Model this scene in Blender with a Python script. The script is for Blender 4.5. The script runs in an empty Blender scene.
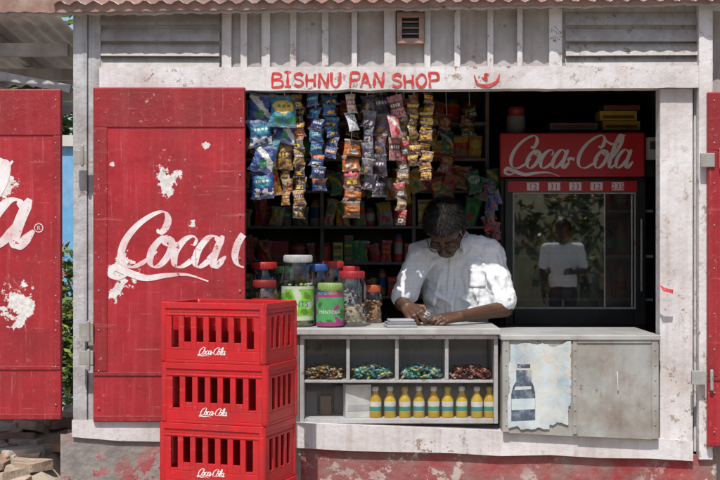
import bpy, bmesh, math, random
from mathutils import Vector, Matrix, noise
R=random.Random(7)
V=Vector
CAMY=-6.0; CZ=1.5; F=1320.0
def X(px,y=0): return (px-360)/F*(y-CAMY)
def Z(py,y=0): return CZ-(py-240)/F*(y-CAMY)

# ------------------------------------------------------------ materials
def mk(name):
    m=bpy.data.materials.new(name); m.use_nodes=True
    nt=m.node_tree; nt.nodes.clear()
    return m,nt
def N(nt,t,**k):
    n=nt.nodes.new(t)
    for a,b in k.items(): setattr(n,a,b)
    return n
def mixc(nt,fac,a,b,blend='MIX'):
    n=N(nt,'ShaderNodeMix',data_type='RGBA',blend_type=blend)
    for i,v in ((0,fac),(6,a),(7,b)):
        if hasattr(v,'is_linked'): nt.links.new(v,n.inputs[i])
        elif i==0: n.inputs[0].default_value=v
        else: n.inputs[i].default_value=(*v[:3],1)
    return n.outputs[2]
def math_(nt,op,a,b=0.0,clamp=False):
    n=N(nt,'ShaderNodeMath',operation=op,use_clamp=clamp)
    for i,v in ((0,a),(1,b)):
        if hasattr(v,'is_linked'): nt.links.new(v,n.inputs[i])
        else: n.inputs[i].default_value=v
    return n.outputs[0]
def noise_(nt,co,scale,detail=5,rough=.6,stretch=None):
    if stretch:
        mp=N(nt,'ShaderNodeMapping'); mp.inputs['Scale'].default_value=stretch
        nt.links.new(co,mp.inputs[0]); co=mp.outputs[0]
    n=N(nt,'ShaderNodeTexNoise'); n.inputs['Scale'].default_value=scale
    n.inputs['Detail'].default_value=detail; n.inputs['Roughness'].default_value=rough
    nt.links.new(co,n.inputs['Vector']); return n.outputs['Fac']
def ramp(nt,f,a,b):
    n=N(nt,'ShaderNodeMapRange'); n.inputs[1].default_value=a; n.inputs[2].default_value=b
    nt.links.new(f,n.inputs[0]); return n.outputs[0]
def mat(name,base=(.5,.5,.5),var=.15,rough=.6,metal=0,bump=.15,scale=8,dirt=None,streak=None,
        patches=None,patchcol=(.7,.68,.65),attr=False,spec=.4,chips=None,coat=0,bscale=40,checks=False,sss=0,scratch=None):
    m,nt=mk(name)
    tc=N(nt,'ShaderNodeTexCoord'); co=tc.outputs['Object']
    if attr:
        at=N(nt,'ShaderNodeAttribute',attribute_name='Col'); c=at.outputs['Color']
    else: c=None
    n1=noise_(nt,co,scale)
    f=ramp(nt,n1,.3,.7)
    lo=[max(0,v*(1-var)) for v in base]; hi=[min(1,v*(1+var)) for v in base]
    if attr:
        g=mixc(nt,f,(1-var,)*3,(1,1,1)); col=mixc(nt,1.0,c,g,'MULTIPLY')
    else: col=mixc(nt,f,lo,hi)
    if checks:
        sx=N(nt,'ShaderNodeSeparateXYZ'); nt.links.new(co,sx.inputs[0])
        l=None
        for o,s in ((sx.outputs[0],52),(sx.outputs[2],50)):
            wv=math_(nt,'ADD',math_(nt,'MULTIPLY',o,s),math_(nt,'MULTIPLY',noise_(nt,co,7,2),2.2))
            a=math_(nt,'FRACT',wv); a=math_(nt,'LESS_THAN',a,.14)
            l=a if l is None else math_(nt,'ADD',l,a)
        col=mixc(nt,math_(nt,'MULTIPLY',l,.13),col,(.30,.34,.42))
    if streak:
        s=ramp(nt,noise_(nt,co,1.0,6,.65,(28,28,1.6)),.5,.78)
        col=mixc(nt,math_(nt,'MULTIPLY',s,streak[1]),col,streak[0])
    if dirt:
        d=ramp(nt,noise_(nt,co,dirt[2] if len(dirt)>2 else 3,9,.68),dirt[3] if len(dirt)>3 else .5,.72)
        col=mixc(nt,math_(nt,'MULTIPLY',d,dirt[1]),col,dirt[0])
    if scratch:
        for st in ((3,3,60),(90,90,4),(40,40,40)):
            d=ramp(nt,noise_(nt,co,1.0,4,.7,st),.62,.70)
            col=mixc(nt,math_(nt,'MULTIPLY',d,scratch[1]),col,scratch[0])
    if chips:
        d=ramp(nt,noise_(nt,co,chips[1],8,.75),chips[2],chips[2]+.015)
        d2=ramp(nt,noise_(nt,co,2.2,2,.5),.42,.58)
        col=mixc(nt,math_(nt,'MULTIPLY',d,d2),col,chips[0])
    if patches:
        nz=noise_(nt,co,22,8,.7); tot=None
        for (x,z,r,sz) in patches:
            mp=N(nt,'ShaderNodeMapping'); mp.inputs['Location'].default_value=(-x,0,-z*sz)
            mp.inputs['Scale'].default_value=(1,0,sz)
            nt.links.new(co,mp.inputs[0])
            ln=N(nt,'ShaderNodeVectorMath',operation='LENGTH'); nt.links.new(mp.outputs[0],ln.inputs[0])
            d=math_(nt,'DIVIDE',ln.outputs['Value'],r)
            d=math_(nt,'ADD',d,math_(nt,'MULTIPLY',math_(nt,'SUBTRACT',nz,.5),5.0))
            d=ramp(nt,d,1.0,.93)
            tot=d if tot is None else math_(nt,'MAXIMUM',tot,d)
        pc=mixc(nt,ramp(nt,noise_(nt,co,60,3),.35,.65),[v*.7 for v in patchcol],patchcol)
        col=mixc(nt,tot,col,pc)
    b=N(nt,'ShaderNodeBsdfPrincipled')
    nt.links.new(col,b.inputs['Base Color'])
    b.inputs['Metallic'].default_value=metal
    b.inputs['Specular IOR Level'].default_value=spec
    b.inputs['Coat Weight'].default_value=coat
    rr=N(nt,'ShaderNodeMapRange'); rr.inputs[3].default_value=max(.05,rough-.12); rr.inputs[4].default_value=min(1,rough+.12)
    nt.links.new(n1,rr.inputs[0]); nt.links.new(rr.outputs[0],b.inputs['Roughness'])
    if bump:
        bn=N(nt,'ShaderNodeBump'); bn.inputs['Strength'].default_value=bump; bn.inputs['Distance'].default_value=.01
        nt.links.new(noise_(nt,co,bscale,6,.6),bn.inputs['Height']); nt.links.new(bn.outputs[0],b.inputs['Normal'])
    o=N(nt,'ShaderNodeOutputMaterial'); nt.links.new(b.outputs[0],o.inputs[0])
    return m
def glass(name,refl=.1,tint=(1,1,1),rough=.02,fc=.5):
    m,nt=mk(name)
    t=N(nt,'ShaderNodeBsdfTransparent'); t.inputs[0].default_value=(*tint,1)
    g=N(nt,'ShaderNodeBsdfGlossy'); g.inputs['Roughness'].default_value=rough
    lw=N(nt,'ShaderNodeLayerWeight'); lw.inputs[0].default_value=.35
    fac=math_(nt,'ADD',math_(nt,'MULTIPLY',lw.outputs['Facing'],fc),refl,True)
    mx=N(nt,'ShaderNodeMixShader'); nt.links.new(fac,mx.inputs[0]); nt.links.new(t.outputs[0],mx.inputs[1]); nt.links.new(g.outputs[0],mx.inputs[2])
    o=N(nt,'ShaderNodeOutputMaterial'); nt.links.new(mx.outputs[0],o.inputs[0]); return m

RED=(.34,.016,.024)
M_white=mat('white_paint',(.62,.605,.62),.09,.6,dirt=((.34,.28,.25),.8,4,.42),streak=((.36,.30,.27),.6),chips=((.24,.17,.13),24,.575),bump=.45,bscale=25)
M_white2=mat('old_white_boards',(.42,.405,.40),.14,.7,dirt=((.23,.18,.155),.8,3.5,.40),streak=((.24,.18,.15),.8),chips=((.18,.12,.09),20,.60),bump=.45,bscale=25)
M_post=mat('weathered_post',(.43,.43,.45),.15,.7,dirt=((.18,.15,.13),.8,6,.43),streak=((.2,.17,.15),.7),chips=((.16,.12,.09),20,.57),bump=.6,bscale=30)
M_door=mat('red_shutter_paint',RED,.16,.5,dirt=((.18,.022,.026),.7,2.4,.42),streak=((.45,.08,.085),.5),chips=((.45,.33,.31),34,.66),scratch=((.50,.17,.17),.42),
  patches=[(X(170),Z(183),.045,.6),(X(127),Z(272),.055,.9),(X(120),Z(292),.03,.8),(X(23),Z(306),.055,.6),(X(8),Z(183),.04,.6),(X(208),Z(145),.018,1),(X(115),Z(165),.012,1),(X(195),Z(225),.02,1)],bump=.3,bscale=22,spec=.35)
M_doorR=mat('red_shutter_frame',(.27,.014,.02),.16,.5,dirt=((.13,.02,.02),.7,4,.44),streak=((.42,.07,.07),.45),chips=((.4,.28,.26),34,.63),scratch=((.46,.15,.15),.42),bump=.3)
M_logo=mat('white_lettering',(.70,.65,.65),.08,.55,dirt=((.50,.18,.18),.7,7,.47),chips=((.34,.02,.03),40,.585),scratch=((.42,.06,.07),.7),bump=.05)
M_logoc=mat('crate_print',(.74,.70,.68),.08,.5,bump=0,dirt=((.6,.3,.3),.5,40,.5))
M_sign=mat('red_sign_paint',(.45,.03,.025),.25,.6,dirt=((.6,.35,.33),.6,30,.5),bump=.05)
M_base=mat('painted_plinth',(.27,.035,.04),.25,.85,dirt=((.22,.19,.17),1.0,4.5,.39),chips=((.46,.41,.37),13,.56),bump=.9,bscale=20)
M_conc=mat('concrete',(.25,.23,.215),.3,.9,dirt=((.13,.11,.10),.8,5,.44),chips=((.33,.05,.06),8,.55),bump=1,bscale=20)
M_crate=mat('crate_plastic',(.47,.009,.014),.12,.42,bump=.1,dirt=((.27,.03,.03),.6,7,.46),spec=.5,scratch=((.6,.18,.17),.25))
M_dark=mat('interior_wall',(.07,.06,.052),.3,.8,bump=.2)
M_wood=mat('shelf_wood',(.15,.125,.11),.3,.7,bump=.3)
M_steel=mat('galvanised_sheet',(.34,.345,.33),.15,.5,metal=.2,dirt=((.20,.145,.105),.8,5,.45),streak=((.25,.2,.17),.5),chips=((.2,.1,.06),22,.60),bump=.14,bscale=12)
M_top=mat('counter_top',(.36,.36,.35),.15,.4,dirt=((.2,.17,.15),.6,6,.48),bump=.1)
M_black=mat('black_plastic',(.012,.012,.013),.2,.35,bump=0,dirt=((.06,.05,.045),.5,6,.5))
M_frred=mat('fridge_header',(.50,.012,.018),.08,.35,bump=0,dirt=((.30,.03,.03),.5,8,.5))
M_foil=mat('printed_foil',attr=True,var=.35,rough=.26,bump=.8,bscale=70,scale=34,spec=.8)
M_print=mat('printed_goods',attr=True,var=.3,rough=.45,bump=.1,scale=20)
M_matte=mat('matte_goods',attr=True,var=.3,rough=.8,bump=.3,scale=14)
M_leaf=mat('leaf',attr=True,var=.3,rough=.5,bump=0,scale=30)
M_rock=mat('rubble_stone',attr=True,var=.35,rough=.9,bump=.8,scale=12)
M_glass=glass('jar_glass',.05,(.93,.95,.94),.05)
M_pane=glass('showcase_glass',.03,(.95,.96,.96),.04,.3)
M_fglass=glass('fridge_glass',.24,(.75,.77,.77),.015,.35)
M_skin=mat('skin',(.085,.040,.024),.22,.48,bump=.15,bscale=110,scale=14)
M_hair=mat('hair',(.012,.010,.009),.3,.6,bump=.3,bscale=150,spec=.25)
M_shirt=mat('shirt_cotton',(.70,.71,.73),.05,.9,bump=.6,bscale=14,checks=True,spec=.15)
M_trouser=mat('trousers',(.05,.05,.06),.2,.8,bump=.3)
M_pshirt=mat('plain_white_shirt',(.78,.78,.76),.05,.8,bump=.4,bscale=12)
M_frame=mat('spectacle_frame',(.02,.018,.016),.1,.3,bump=0)
M_bark=mat('bark',(.11,.08,.06),.3,.9,bump=.8,bscale=20)
M_rust=mat('rusty_sheet',(.27,.16,.13),.3,.8,dirt=((.40,.34,.30),.7,7,.48),bump=.3)
M_under=mat('roof_underside',(.60,.60,.61),.2,.7,dirt=((.34,.28,.24),.6,3,.5),bump=.2)
M_beam=mat('roof_timber',(.48,.47,.46),.25,.8,streak=((.22,.19,.16),.5),bump=.4)
M_ground=mat('ground_dust',(.34,.29,.23),.25,.95,scale=2,dirt=((.20,.16,.12),.6,1.2,.45),bump=.8,bscale=18)
M_road=mat('asphalt',(.06,.06,.06),.2,.9,bump=.5,bscale=60)
M_blue=mat('blue_wall',(.12,.33,.55),.1,.8,dirt=((.4,.45,.5),.5,2,.5))
M_pale=mat('pale_wall',(.55,.52,.48),.1,.8,dirt=((.3,.27,.24),.5,2,.5))
M_bank=mat('earth_bank_soil',(.10,.10,.045),.4,.95,scale=3,dirt=((.17,.13,.08),.8,4,.45),bump=.8)
M_poster=mat('faded_poster',(.36,.44,.48),.25,.6,scale=7,dirt=((.58,.57,.52),.95,9,.40),chips=((.50,.45,.38),10,.53),streak=((.38,.31,.24),.5),bump=.3,bscale=18)
M_postdark=mat('poster_ink',(.05,.07,.10),.4,.6,dirt=((.33,.37,.40),.85,22,.48),chips=((.5,.5,.46),24,.56),bump=.1)

# ------------------------------------------------------------ builder
def empty(name,loc=(0,0,0)):
    e=bpy.data.objects.new(name,None); bpy.context.collection.objects.link(e); e.location=loc; return e
class B:
    def __init__(s,name,mats,parent=None):
        s.name=name; s.mats=mats if isinstance(mats,list) else [mats]; s.parent=parent
        s.v=[];s.f=[];s.c=[];s.m=[];s.sm=[]; s.M=Matrix()
    def add(s,vs,fs,col=(1,1,1),mi=0,smooth=False,cols=None):
        o=len(s.v); s.v+= [s.M@V(v) for v in vs]
        for i,f in enumerate(fs):
            s.f.append([o+k for k in f]); s.c.append(cols[i] if cols else col); s.m.append(mi); s.sm.append(smooth)
    def box(s,x0,x1,y0,y1,z0,z1,col=(1,1,1),mi=0):
        vs=[(x,y,z) for z in (z0,z1) for y in (y0,y1) for x in (x0,x1)]
        s.add(vs,[(0,2,3,1),(4,5,7,6),(0,1,5,4),(2,6,7,3),(0,4,6,2),(1,3,7,5)],col,mi)
    def prism(s,pts,y0,y1,col=(1,1,1),mi=0):
        n=len(pts); vs=[(x,y0,z) for x,z in pts]+[(x,y1,z) for x,z in pts]
        fs=[tuple(range(n)),tuple(range(2*n-1,n-1,-1))]+[(i,(i+1)%n,n+(i+1)%n,n+i) for i in range(n)]
        s.add(vs,fs,col,mi)
    def cap(s,p,q,r1,r2,col=(1,1,1),mi=0,seg=12):
        p=V(p);q=V(q);d=(q-p); L=d.length; d=d.normalized() if L>1e-6 else V((0,0,1))
        a=d.orthogonal().normalized(); b=d.cross(a)
        rings=[]
        for k in range(5): t=-math.pi/2+k*math.pi/8*.98+.02; rings.append((p+d*math.sin(t)*r1,math.cos(t)*r1))
        for k in range(5): t=k*math.pi/8*.98; rings.append((q+d*math.sin(t)*r2,math.cos(t)*r2))
        vs=[];fs=[]
        for c,r in rings:
            for i in range(seg):
                t=i*2*math.pi/seg; vs.append(c+(a*math.cos(t)+b*math.sin(t))*max(r,.0002))
        nr=len(rings)
        for k in range(nr-1):
            for i in range(seg): fs.append((k*seg+i,k*seg+(i+1)%seg,(k+1)*seg+(i+1)%seg,(k+1)*seg+i))
        fs.append(tuple(range(seg-1,-1,-1))); fs.append(tuple((nr-1)*seg+i for i in range(seg)))
        s.add(vs,fs,col,mi,True)
    def ell(s,c,r,rot=None,col=(1,1,1),mi=0,nu=20,nv=14,keep=None,disp=None):
        vs=[];fs=[]; rot=rot or Matrix.Identity(3); c=V(c)
        for j in range(nv+1):
            t=-math.pi/2+math.pi*j/nv
            for i in range(nu):
                a=2*math.pi*i/nu; p=V((math.cos(t)*math.cos(a)*r[0],math.cos(t)*math.sin(a)*r[1],math.sin(t)*r[2]))
                if j in(0,nv): p=V((math.cos(a)*r[0]*.01,math.sin(a)*r[1]*.01,p.z))
                if disp: p=disp(p)
                vs.append(c+rot@p)
        for j in range(nv):
            for i in range(nu):
                f=(j*nu+i,j*nu+(i+1)%nu,(j+1)*nu+(i+1)%nu,(j+1)*nu+i)
                if keep is None or keep(sum((V(vs[k]) for k in f),V())/4): fs.append(f)
        if keep is None:
            fs.append(tuple(range(nu-1,-1,-1))); fs.append(tuple(nv*nu+i for i in range(nu)))
        s.add(vs,fs,col,mi,True)
    def lathe(s,c,prof,seg=20,col=(1,1,1),mi=0,cols=None):
        vs=[];fs=[];cc=[]; n=len(prof)
        for r,z in prof:
            for i in range(seg): a=2*math.pi*i/seg; vs.append((c[0]+r*math.cos(a),c[1]+r*math.sin(a),c[2]+z))
        for k in range(n-1):
            for i in range(seg): fs.append((k*seg+i,k*seg+(i+1)%seg,(k+1)*seg+(i+1)%seg,(k+1)*seg+i)); cc.append(cols[k] if cols else col)
        s.add(vs,fs,col,mi,True,cc)
    def done(s,bevel=0,mods=None):
        me=bpy.data.meshes.new(s.name); me.from_pydata([tuple(v) for v in s.v],[],s.f); 
        for m in s.mats: me.materials.append(m)
        at=me.color_attributes.new('Col','FLOAT_COLOR','CORNER')
        d=[]
        for f,c in zip(s.f,s.c): d+= [c[0],c[1],c[2],1.0]*len(f)
        at.data.foreach_set('color',d)
        me.polygons.foreach_set('material_index',s.m); me.polygons.foreach_set('use_smooth',s.sm)
        me.update()
        o=bpy.data.objects.new(s.name,me); bpy.context.collection.objects.link(o)
        if s.parent: o.parent=s.parent
        if bevel:
            b=o.modifiers.new('bev','BEVEL'); b.width=bevel; b.segments=2; b.limit_method='ANGLE'
        return o
def blend(o,vox,it=4,fac=.5,disp=None):
    r=o.modifiers.new('rm','REMESH'); r.mode='VOXEL'; r.voxel_size=vox; r.use_smooth_shade=True
    m=o.modifiers.new('sm','SMOOTH'); m.factor=fac; m.iterations=it
    for k,dd in enumerate(disp or []):
        t=bpy.data.textures.new('folds','CLOUDS'); t.noise_scale=dd[1]; t.noise_depth=2
        dm=o.modifiers.new('dp','DISPLACE'); dm.texture=t; dm.strength=dd[0]; dm.mid_level=.5; dm.texture_coords='GLOBAL'

# ------------------------------------------------------------ strokes
def catmull(p,n=10):
    p=[V((a,b)) for a,b in p]
    q=[p[0]*2-p[1]]+p+[p[-1]*2-p[-2]]; out=[]
    for i in range(1,len(q)-2):
        for k in range(n):
            t=k/n; a,b,c,d=q[i-1:i+3]
            out.append(.5*((2*b)+(c-a)*t+(2*a-5*b+4*c-d)*t*t+(3*b-a-3*c+d)*t**3))
    out.append(p[-1]); return out
def ribbon(b,pts,wf,place,lay,clip=None,n=10,smooth=True,mi=0):
    q=catmull(pts,n) if smooth else [V(a) for a in pts]
    L=[];m=len(q)
    for i in range(m):
        d=(q[min(i+1,m-1)]-q[max(i-1,0)]).normalized(); nn=V((-d.y,d.x)); w=wf(d,i/(m-1))/2
        L.append((q[i]+nn*w,q[i]-nn*w))
    for i in range(m-1):
        c=(q[i]+q[i+1])/2
        if clip and not(clip[0]<c.x<clip[1]): continue
        o1=lay+i*2e-6; o2=lay+(i+1)*2e-6
        b.add([place(*L[i][0],o1),place(*L[i][1],o1),place(*L[i+1][1],o2),place(*L[i+1][0],o2)],[(0,1,2,3)],mi=mi)
def sh(pts,dx,k=.30,sy=1.0): return [(x+dx+k*y*sy,y*sy) for x,y in pts]
def logo(b,place,clip=None,wt=1.0,mi=0,tight=False):
    C=[(1.3,1.45),(1.45,1.3),(1.6,1.5),(1.6,1.85),(1.35,2.12),(0.95,2.0),(0.5,1.6),(0.22,1.05),(0.2,0.5),(0.42,0.1),(0.8,0.0),(1.2,0.22),(1.55,0.6)]
    o=[(.62,.98),(.35,.95),(.1,.6),(.12,.2),(.35,0),(.62,.12),(.8,.5),(.74,.85),(.55,.98),(.5,.78),(.72,.68),(.98,.8)]
    c=[(.60,.74),(.74,.72),(.76,.90),(.56,1.0),(.28,.85),(.1,.45),(.22,.08),(.45,0),(.75,.16),(1.02,.5)]
    a=[(.78,.8),(.58,1.0),(.32,.93),(.1,.55),(.12,.15),(.32,0),(.6,.2),(.8,.6)]
    a2=[(.88,1.02),(.8,.55),(.8,.15),(.95,0),(1.22,.35)]
    l=[(0,.35),(.32,.9),(.55,1.55),(.52,2.05),(.36,2.15),(.22,1.75),(.14,.9),(.16,.25),(.32,0),(.62,.3)]
    wf=lambda d,t:(.06+.19*abs(d.dot(V((.29,.957))))**2)*wt*min(1,.5+6*t)*min(1,.35+6*(1-t))
    wc=lambda d,t:wf(d,t)*(.45 if t<.28 else 1)
    k=1.18;S=[];x=0
    S+=[(sh(C,0),wf)];x=1.26
    S+=[(sh(o,x,sy=k),wf)];x+=.9
    S+=[(sh(c,x,sy=k),wc)];x+=.86
    S+=[(sh(a,x,sy=k),wf),(sh(a2,x,sy=k),wf)];x+=1.25
    hy=x;x+=(.10 if tight else .33)
    S+=[(sh(C,x),wf)];c2=x;x+=1.28
    S+=[(sh(o,x,sy=k),wf)];x+=.95
    S+=[(sh(l,x),wf)];x+=.5
    S+=[(sh(a,x,sy=k),wf),(sh(a2,x,sy=k),wf)];x+=1.2
    D=.0001; lay=D
    for s_,w_ in S: ribbon(b,s_,w_,place,lay,clip,mi=mi,n=14); lay+=D
    if not tight: ribbon(b,[(hy-.05,.5),(hy+.15,.62),(hy+.42,.55)],lambda d,t:.2*wt,place,lay,clip,mi=mi); lay+=D
    sw=lambda d,t:(.05+.2*math.sin(math.pi*min(1,t*1.05))**1.2)*wt
    ribbon(b,[(.75,-.2),(.3,-.42),(-.05,-.3),(.1,-.02),(.6,-.2),(1.3,-.42),(2.1,-.32),(2.9,-.3),(3.7,-.55)],sw,place,lay,clip,mi=mi); lay+=D
    ribbon(b,[(c2+2.1,2.0),(c2+2.4,1.65),(c2+2.8,1.55),(c2+3.2,1.8),(c2+3.55,2.15)],lambda d,t:(.05+.12*math.sin(math.pi*t))*wt,place,lay,clip,mi=mi)
    return x
def text_to(b,txt,place,size,mi=0,col=(1,1,1)):
    cu=bpy.data.curves.new('t','FONT'); cu.body=txt; cu.size=size; cu.align_x='CENTER'; cu.resolution_u=2
    ob=bpy.data.objects.new('t',cu); bpy.context.collection.objects.link(ob)
    dg=bpy.context.evaluated_depsgraph_get(); me=ob.evaluated_get(dg).to_mesh()
    vs=[place(v.co.x,v.co.y) for v in me.vertices]; fs=[tuple(p.vertices) for p in me.polygons]
    b.add(vs,fs,col,mi); bpy.data.objects.remove(ob); bpy.data.curves.remove(cu)

# ================================================================= SETTING
g=B('ground',M_ground)
vs=[];fs=[]
xs=[-200,-60,-20]+[-10+i for i in range(21)]+[20,60,200]
for yy in xs:
    for xx in xs:
        vs.append((xx,yy,(0.02*noise.noise(V((xx*.7,yy*.7,0))) if abs(xx)<11 and abs(yy)<11 else 0)-.01))
w=len(xs)
for j in range(w-1):
    for i in range(w-1): fs.append((j*w+i,j*w+i+1,(j+1)*w+i+1,(j+1)*w+i))
g.add(vs,fs,smooth=True); g.done()
b=B('road',M_road); b.box(-200,200,-11,-7.5,-.2,.03); b.done()

# kiosk -------------------------------------------------------------
K=empty('kiosk_shop')
XL=X(75); XR=X(713)
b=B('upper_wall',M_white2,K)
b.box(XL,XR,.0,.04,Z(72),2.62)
def pb(b,x0,x1,y0,y1,yf,dep,mi=0,col=(1,1,1)):
    b.box(X(x0,yf),X(x1,yf),yf,yf+dep,Z(y1,yf),Z(y0,yf),col,mi)
b.done()
b=B('battens',M_white,K)
for x0,x1 in ((222,232),(241,247),(262,270),(290,297),(322,328),(352,357),(384,396),(425,430),(455,461),(487,494),(517,523),(550,563)):
    pb(b,x0+R.uniform(-.8,.8),x1+R.uniform(-.8,.8),8,69-R.uniform(0,2),-.022,.02)
b.done(.003)
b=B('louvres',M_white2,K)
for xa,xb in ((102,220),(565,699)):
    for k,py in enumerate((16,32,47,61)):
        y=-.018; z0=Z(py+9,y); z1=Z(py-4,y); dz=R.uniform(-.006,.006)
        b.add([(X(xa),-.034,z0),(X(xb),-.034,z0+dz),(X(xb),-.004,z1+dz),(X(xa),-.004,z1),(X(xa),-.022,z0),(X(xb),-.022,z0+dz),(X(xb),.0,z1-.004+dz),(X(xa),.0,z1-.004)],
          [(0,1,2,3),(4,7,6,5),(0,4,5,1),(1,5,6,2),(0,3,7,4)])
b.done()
b=B('vent_box',[M_rust,M_black],K); 
for q in ((397,424,12,17),(397,424,38,43),(397,402,17,38),(419,424,17,38)): pb(b,*q,-.05,.05)
pb(b,402,419,17,38,-.012,.01,1)
for k in range(3): pb(b,402,419,21+k*6,22.5+k*6,-.03,.008)
b.done(.002)
# lintel
b=B('lintel',M_white,K)
top=[];bot=[]
m=60
for i in range(m+1):
    px=100+598*i/m
    top.append((X(px,-.05),Z(68-(px-100)*.003+.8*noise.noise(V((px*.03,1,0))),-.05)))
    bot.append((X(px,-.05),Z(91-(px-100)*.007+1.4*noise.noise(V((px*.05,5,0))) ,-.05)))
b.prism(bot+top[::-1],-.05,.05); b.done(.003)
# posts
b=B('post',M_post,K)
pb(b,73,87,6,432,-.03,.1); pb(b,88,101,6,432,-.018,.08)
b.done(.004)
b=B('jamb',M_white,K)
pb(b,660,693,88,446,-.012,.09)
pb(b,699,713,2,460,-.055,.05)
pb(b,694,699,60,452,.02,.03)
b.done(.004)
b=B('hinges',M_steel,K)
for px,py in ((78,157),(84,330),(84,358),(706,160),(697,378)):
    pb(b,px-5,px+9,py-7,py+7,-.1,.02)
    b.cap((X(px+9),-.1,Z(py+9)),(X(px+9),-.1,Z(py-9)),.008,.008)
b.done(.002)
# sill + plinth
b=B('sill',M_white,K)
T=[(73,421),(180,422),(300,424),(400,428),(500,432),(600,437),(692,442)]
Bt=[(692,460),(650,457.5),(600,457),(550,454),(500,455),(450,452),(400,451),(350,450),(300,447),(240,445),(180,441),(120,440),(73,436)]
b.prism([(X(x,-.06),Z(y,-.06)) for x,y in Bt[::-1]]+[(X(x,-.06),Z(y,-.06)) for x,y in T[::-1]],-.06,.12); b.done(.005)
b=B('plinth',[M_base,M_conc],K)
b.prism([(X(300),0),(XR,0),(XR,Z(456)),(X(300),Z(444))],-.035,.1)
b.prism([(XL-.05,0),(X(300)-.001,0),(X(300)-.001,Z(444)),(XL-.05,Z(434))],-.045,.1,mi=1)
b.done(.006)
# shell
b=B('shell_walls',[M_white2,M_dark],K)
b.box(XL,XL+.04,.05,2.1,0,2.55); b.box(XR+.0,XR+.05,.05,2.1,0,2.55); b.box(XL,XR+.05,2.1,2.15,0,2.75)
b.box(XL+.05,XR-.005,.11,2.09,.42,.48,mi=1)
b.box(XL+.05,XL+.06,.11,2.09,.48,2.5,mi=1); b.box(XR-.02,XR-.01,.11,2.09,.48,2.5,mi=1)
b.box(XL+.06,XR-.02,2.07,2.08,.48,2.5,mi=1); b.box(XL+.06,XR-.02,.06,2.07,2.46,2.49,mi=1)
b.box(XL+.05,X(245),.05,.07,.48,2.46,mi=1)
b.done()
# roof
YR=-.13
b=B('roof_sheet',[M_rust,M_under],K)
def sheet(x0,x1,rows):
    nx=int((x1-x0)/.018); vs=[];fs=[]
    for y,z in rows:
        for i in range(nx+1):
            x=x0+(x1-x0)*i/nx; vs.append((x,y,z+.010*math.sin(x*2*math.pi/.075)+ (x*.006)))
    for j in range(len(rows)-1):
        for i in range(nx): fs.append((j*(nx+1)+i,j*(nx+1)+i+1,(j+1)*(nx+1)+i+1,(j+1)*(nx+1)+i))
    b.add(vs,fs,mi=1,smooth=True)
sheet(-1.36,3.2,[(YR-.02,2.56),(.5,2.67),(2.3,2.85)])
b.done()
b=B('fascia',M_rust,K)
tp=[];bt=[]
for i in range(241):
    px=-260+1240*i/240
    e=15 if px<75 else (15-(px-75)*.016)
    bt.append((X(px,YR),Z(e-3+1.6*noise.noise(V((px*.03,2,0)))+.7*math.sin(px*.42),YR))); tp.append((X(px,YR),Z(-6,YR)))
b.prism(bt+tp[::-1],YR,YR+.012); b.done()
b=B('fascia_trim',M_white2,K)
b.prism([(x,z-.010) for x,z in bt]+[(x,z+.008) for x,z in bt[::-1]],YR+.016,YR+.04); b.done()
SA=empty('side_awning')
b=B('awning_sheet',[M_rust,M_under],SA)
sheet(-3.9,-1.37,[(-.08,2.545),(.6,2.50),(1.95,2.44)])
b.done()
b=B('awning_timber',M_beam,SA)
def beam(p,q,w=.03,h=None):
    p=V(p);q=V(q);d=(q-p).normalized();a=d.cross(V((0,0,1))).normalized();c=a.cross(d); h=h or w
    vs=[e+a*i*w+c*j*h for e in(p,q) for i,j in((-1,-1),(1,-1),(1,1),(-1,1))]
    b.add(vs,[(3,2,1,0),(4,5,6,7),(0,1,5,4),(1,2,6,5),(2,3,7,6),(3,0,4,7)])
for x in (-3.2,-2.6,-2.12,-1.75): beam((x,-.07,2.485),(x,1.93,2.385),.02)
for y,z in ((.25,2.40),(.95,2.37),(1.6,2.33)): beam((-3.8,y,z),(-1.38,y,z),.024,.03)
beam((-2.4,.10,2.40),(-1.34,.12,2.20),.018)
beam((-2.3,.6,2.36),(-1.34,.6,2.14),.02)
beam((-1.95,1.5,2.30),(-1.40,.3,2.12),.02)
beam((-3.8,1.92,2.36),(-1.38,1.92,2.36),.02,.03)
beam((-3.6,1.9,0),(-3.6,1.89,2.38),.04)
b.done()
# sign
b=B('painted_shop_sign',M_sign)
G={'B':([[(0,0),(.03,1)],[(.0,1),(.45,.95),(.5,.7),(.05,.53)],[(.05,.53),(.55,.48),(.58,.1),(0,0)]],.72),
'I':([[(.2,0),(.22,1)],[(.02,0),(.4,0)],[(.02,1),(.42,1)]],.56),
'S':([[(.55,.82),(.35,1),(.08,.85),(.12,.6),(.45,.45),(.55,.2),(.3,0),(.03,.14)]],.72),
'H':([[(.05,0),(.05,1)],[(.52,0),(.55,1)],[(.05,.5),(.53,.52)]],.74),
'N':([[(.05,0),(.05,1)],[(.05,1),(.55,.02)],[(.55,0),(.57,1.02)]],.76),
'U':([[(.05,1),(.04,.3),(.28,0),(.52,.28),(.55,1)]],.74),
'P':([[(.04,0),(.05,1)],[(.05,1),(.5,.95),(.52,.55),(.05,.47)]],.68),
'A':([[(0,0),(.3,1)],[(.3,1),(.58,0)],[(.12,.36),(.48,.36)]],.74),
'O':([[(.3,1),(.03,.6),(.1,.1),(.35,0),(.58,.4),(.5,.85),(.3,1)]],.76),' ':([],.36)}
tot=sum(G[c][1] for c in 'BISHNU PAN SHOP'); u=(X(440)-X(273))/tot; cx=X(273); hh=14/220; lay=.0006
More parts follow.
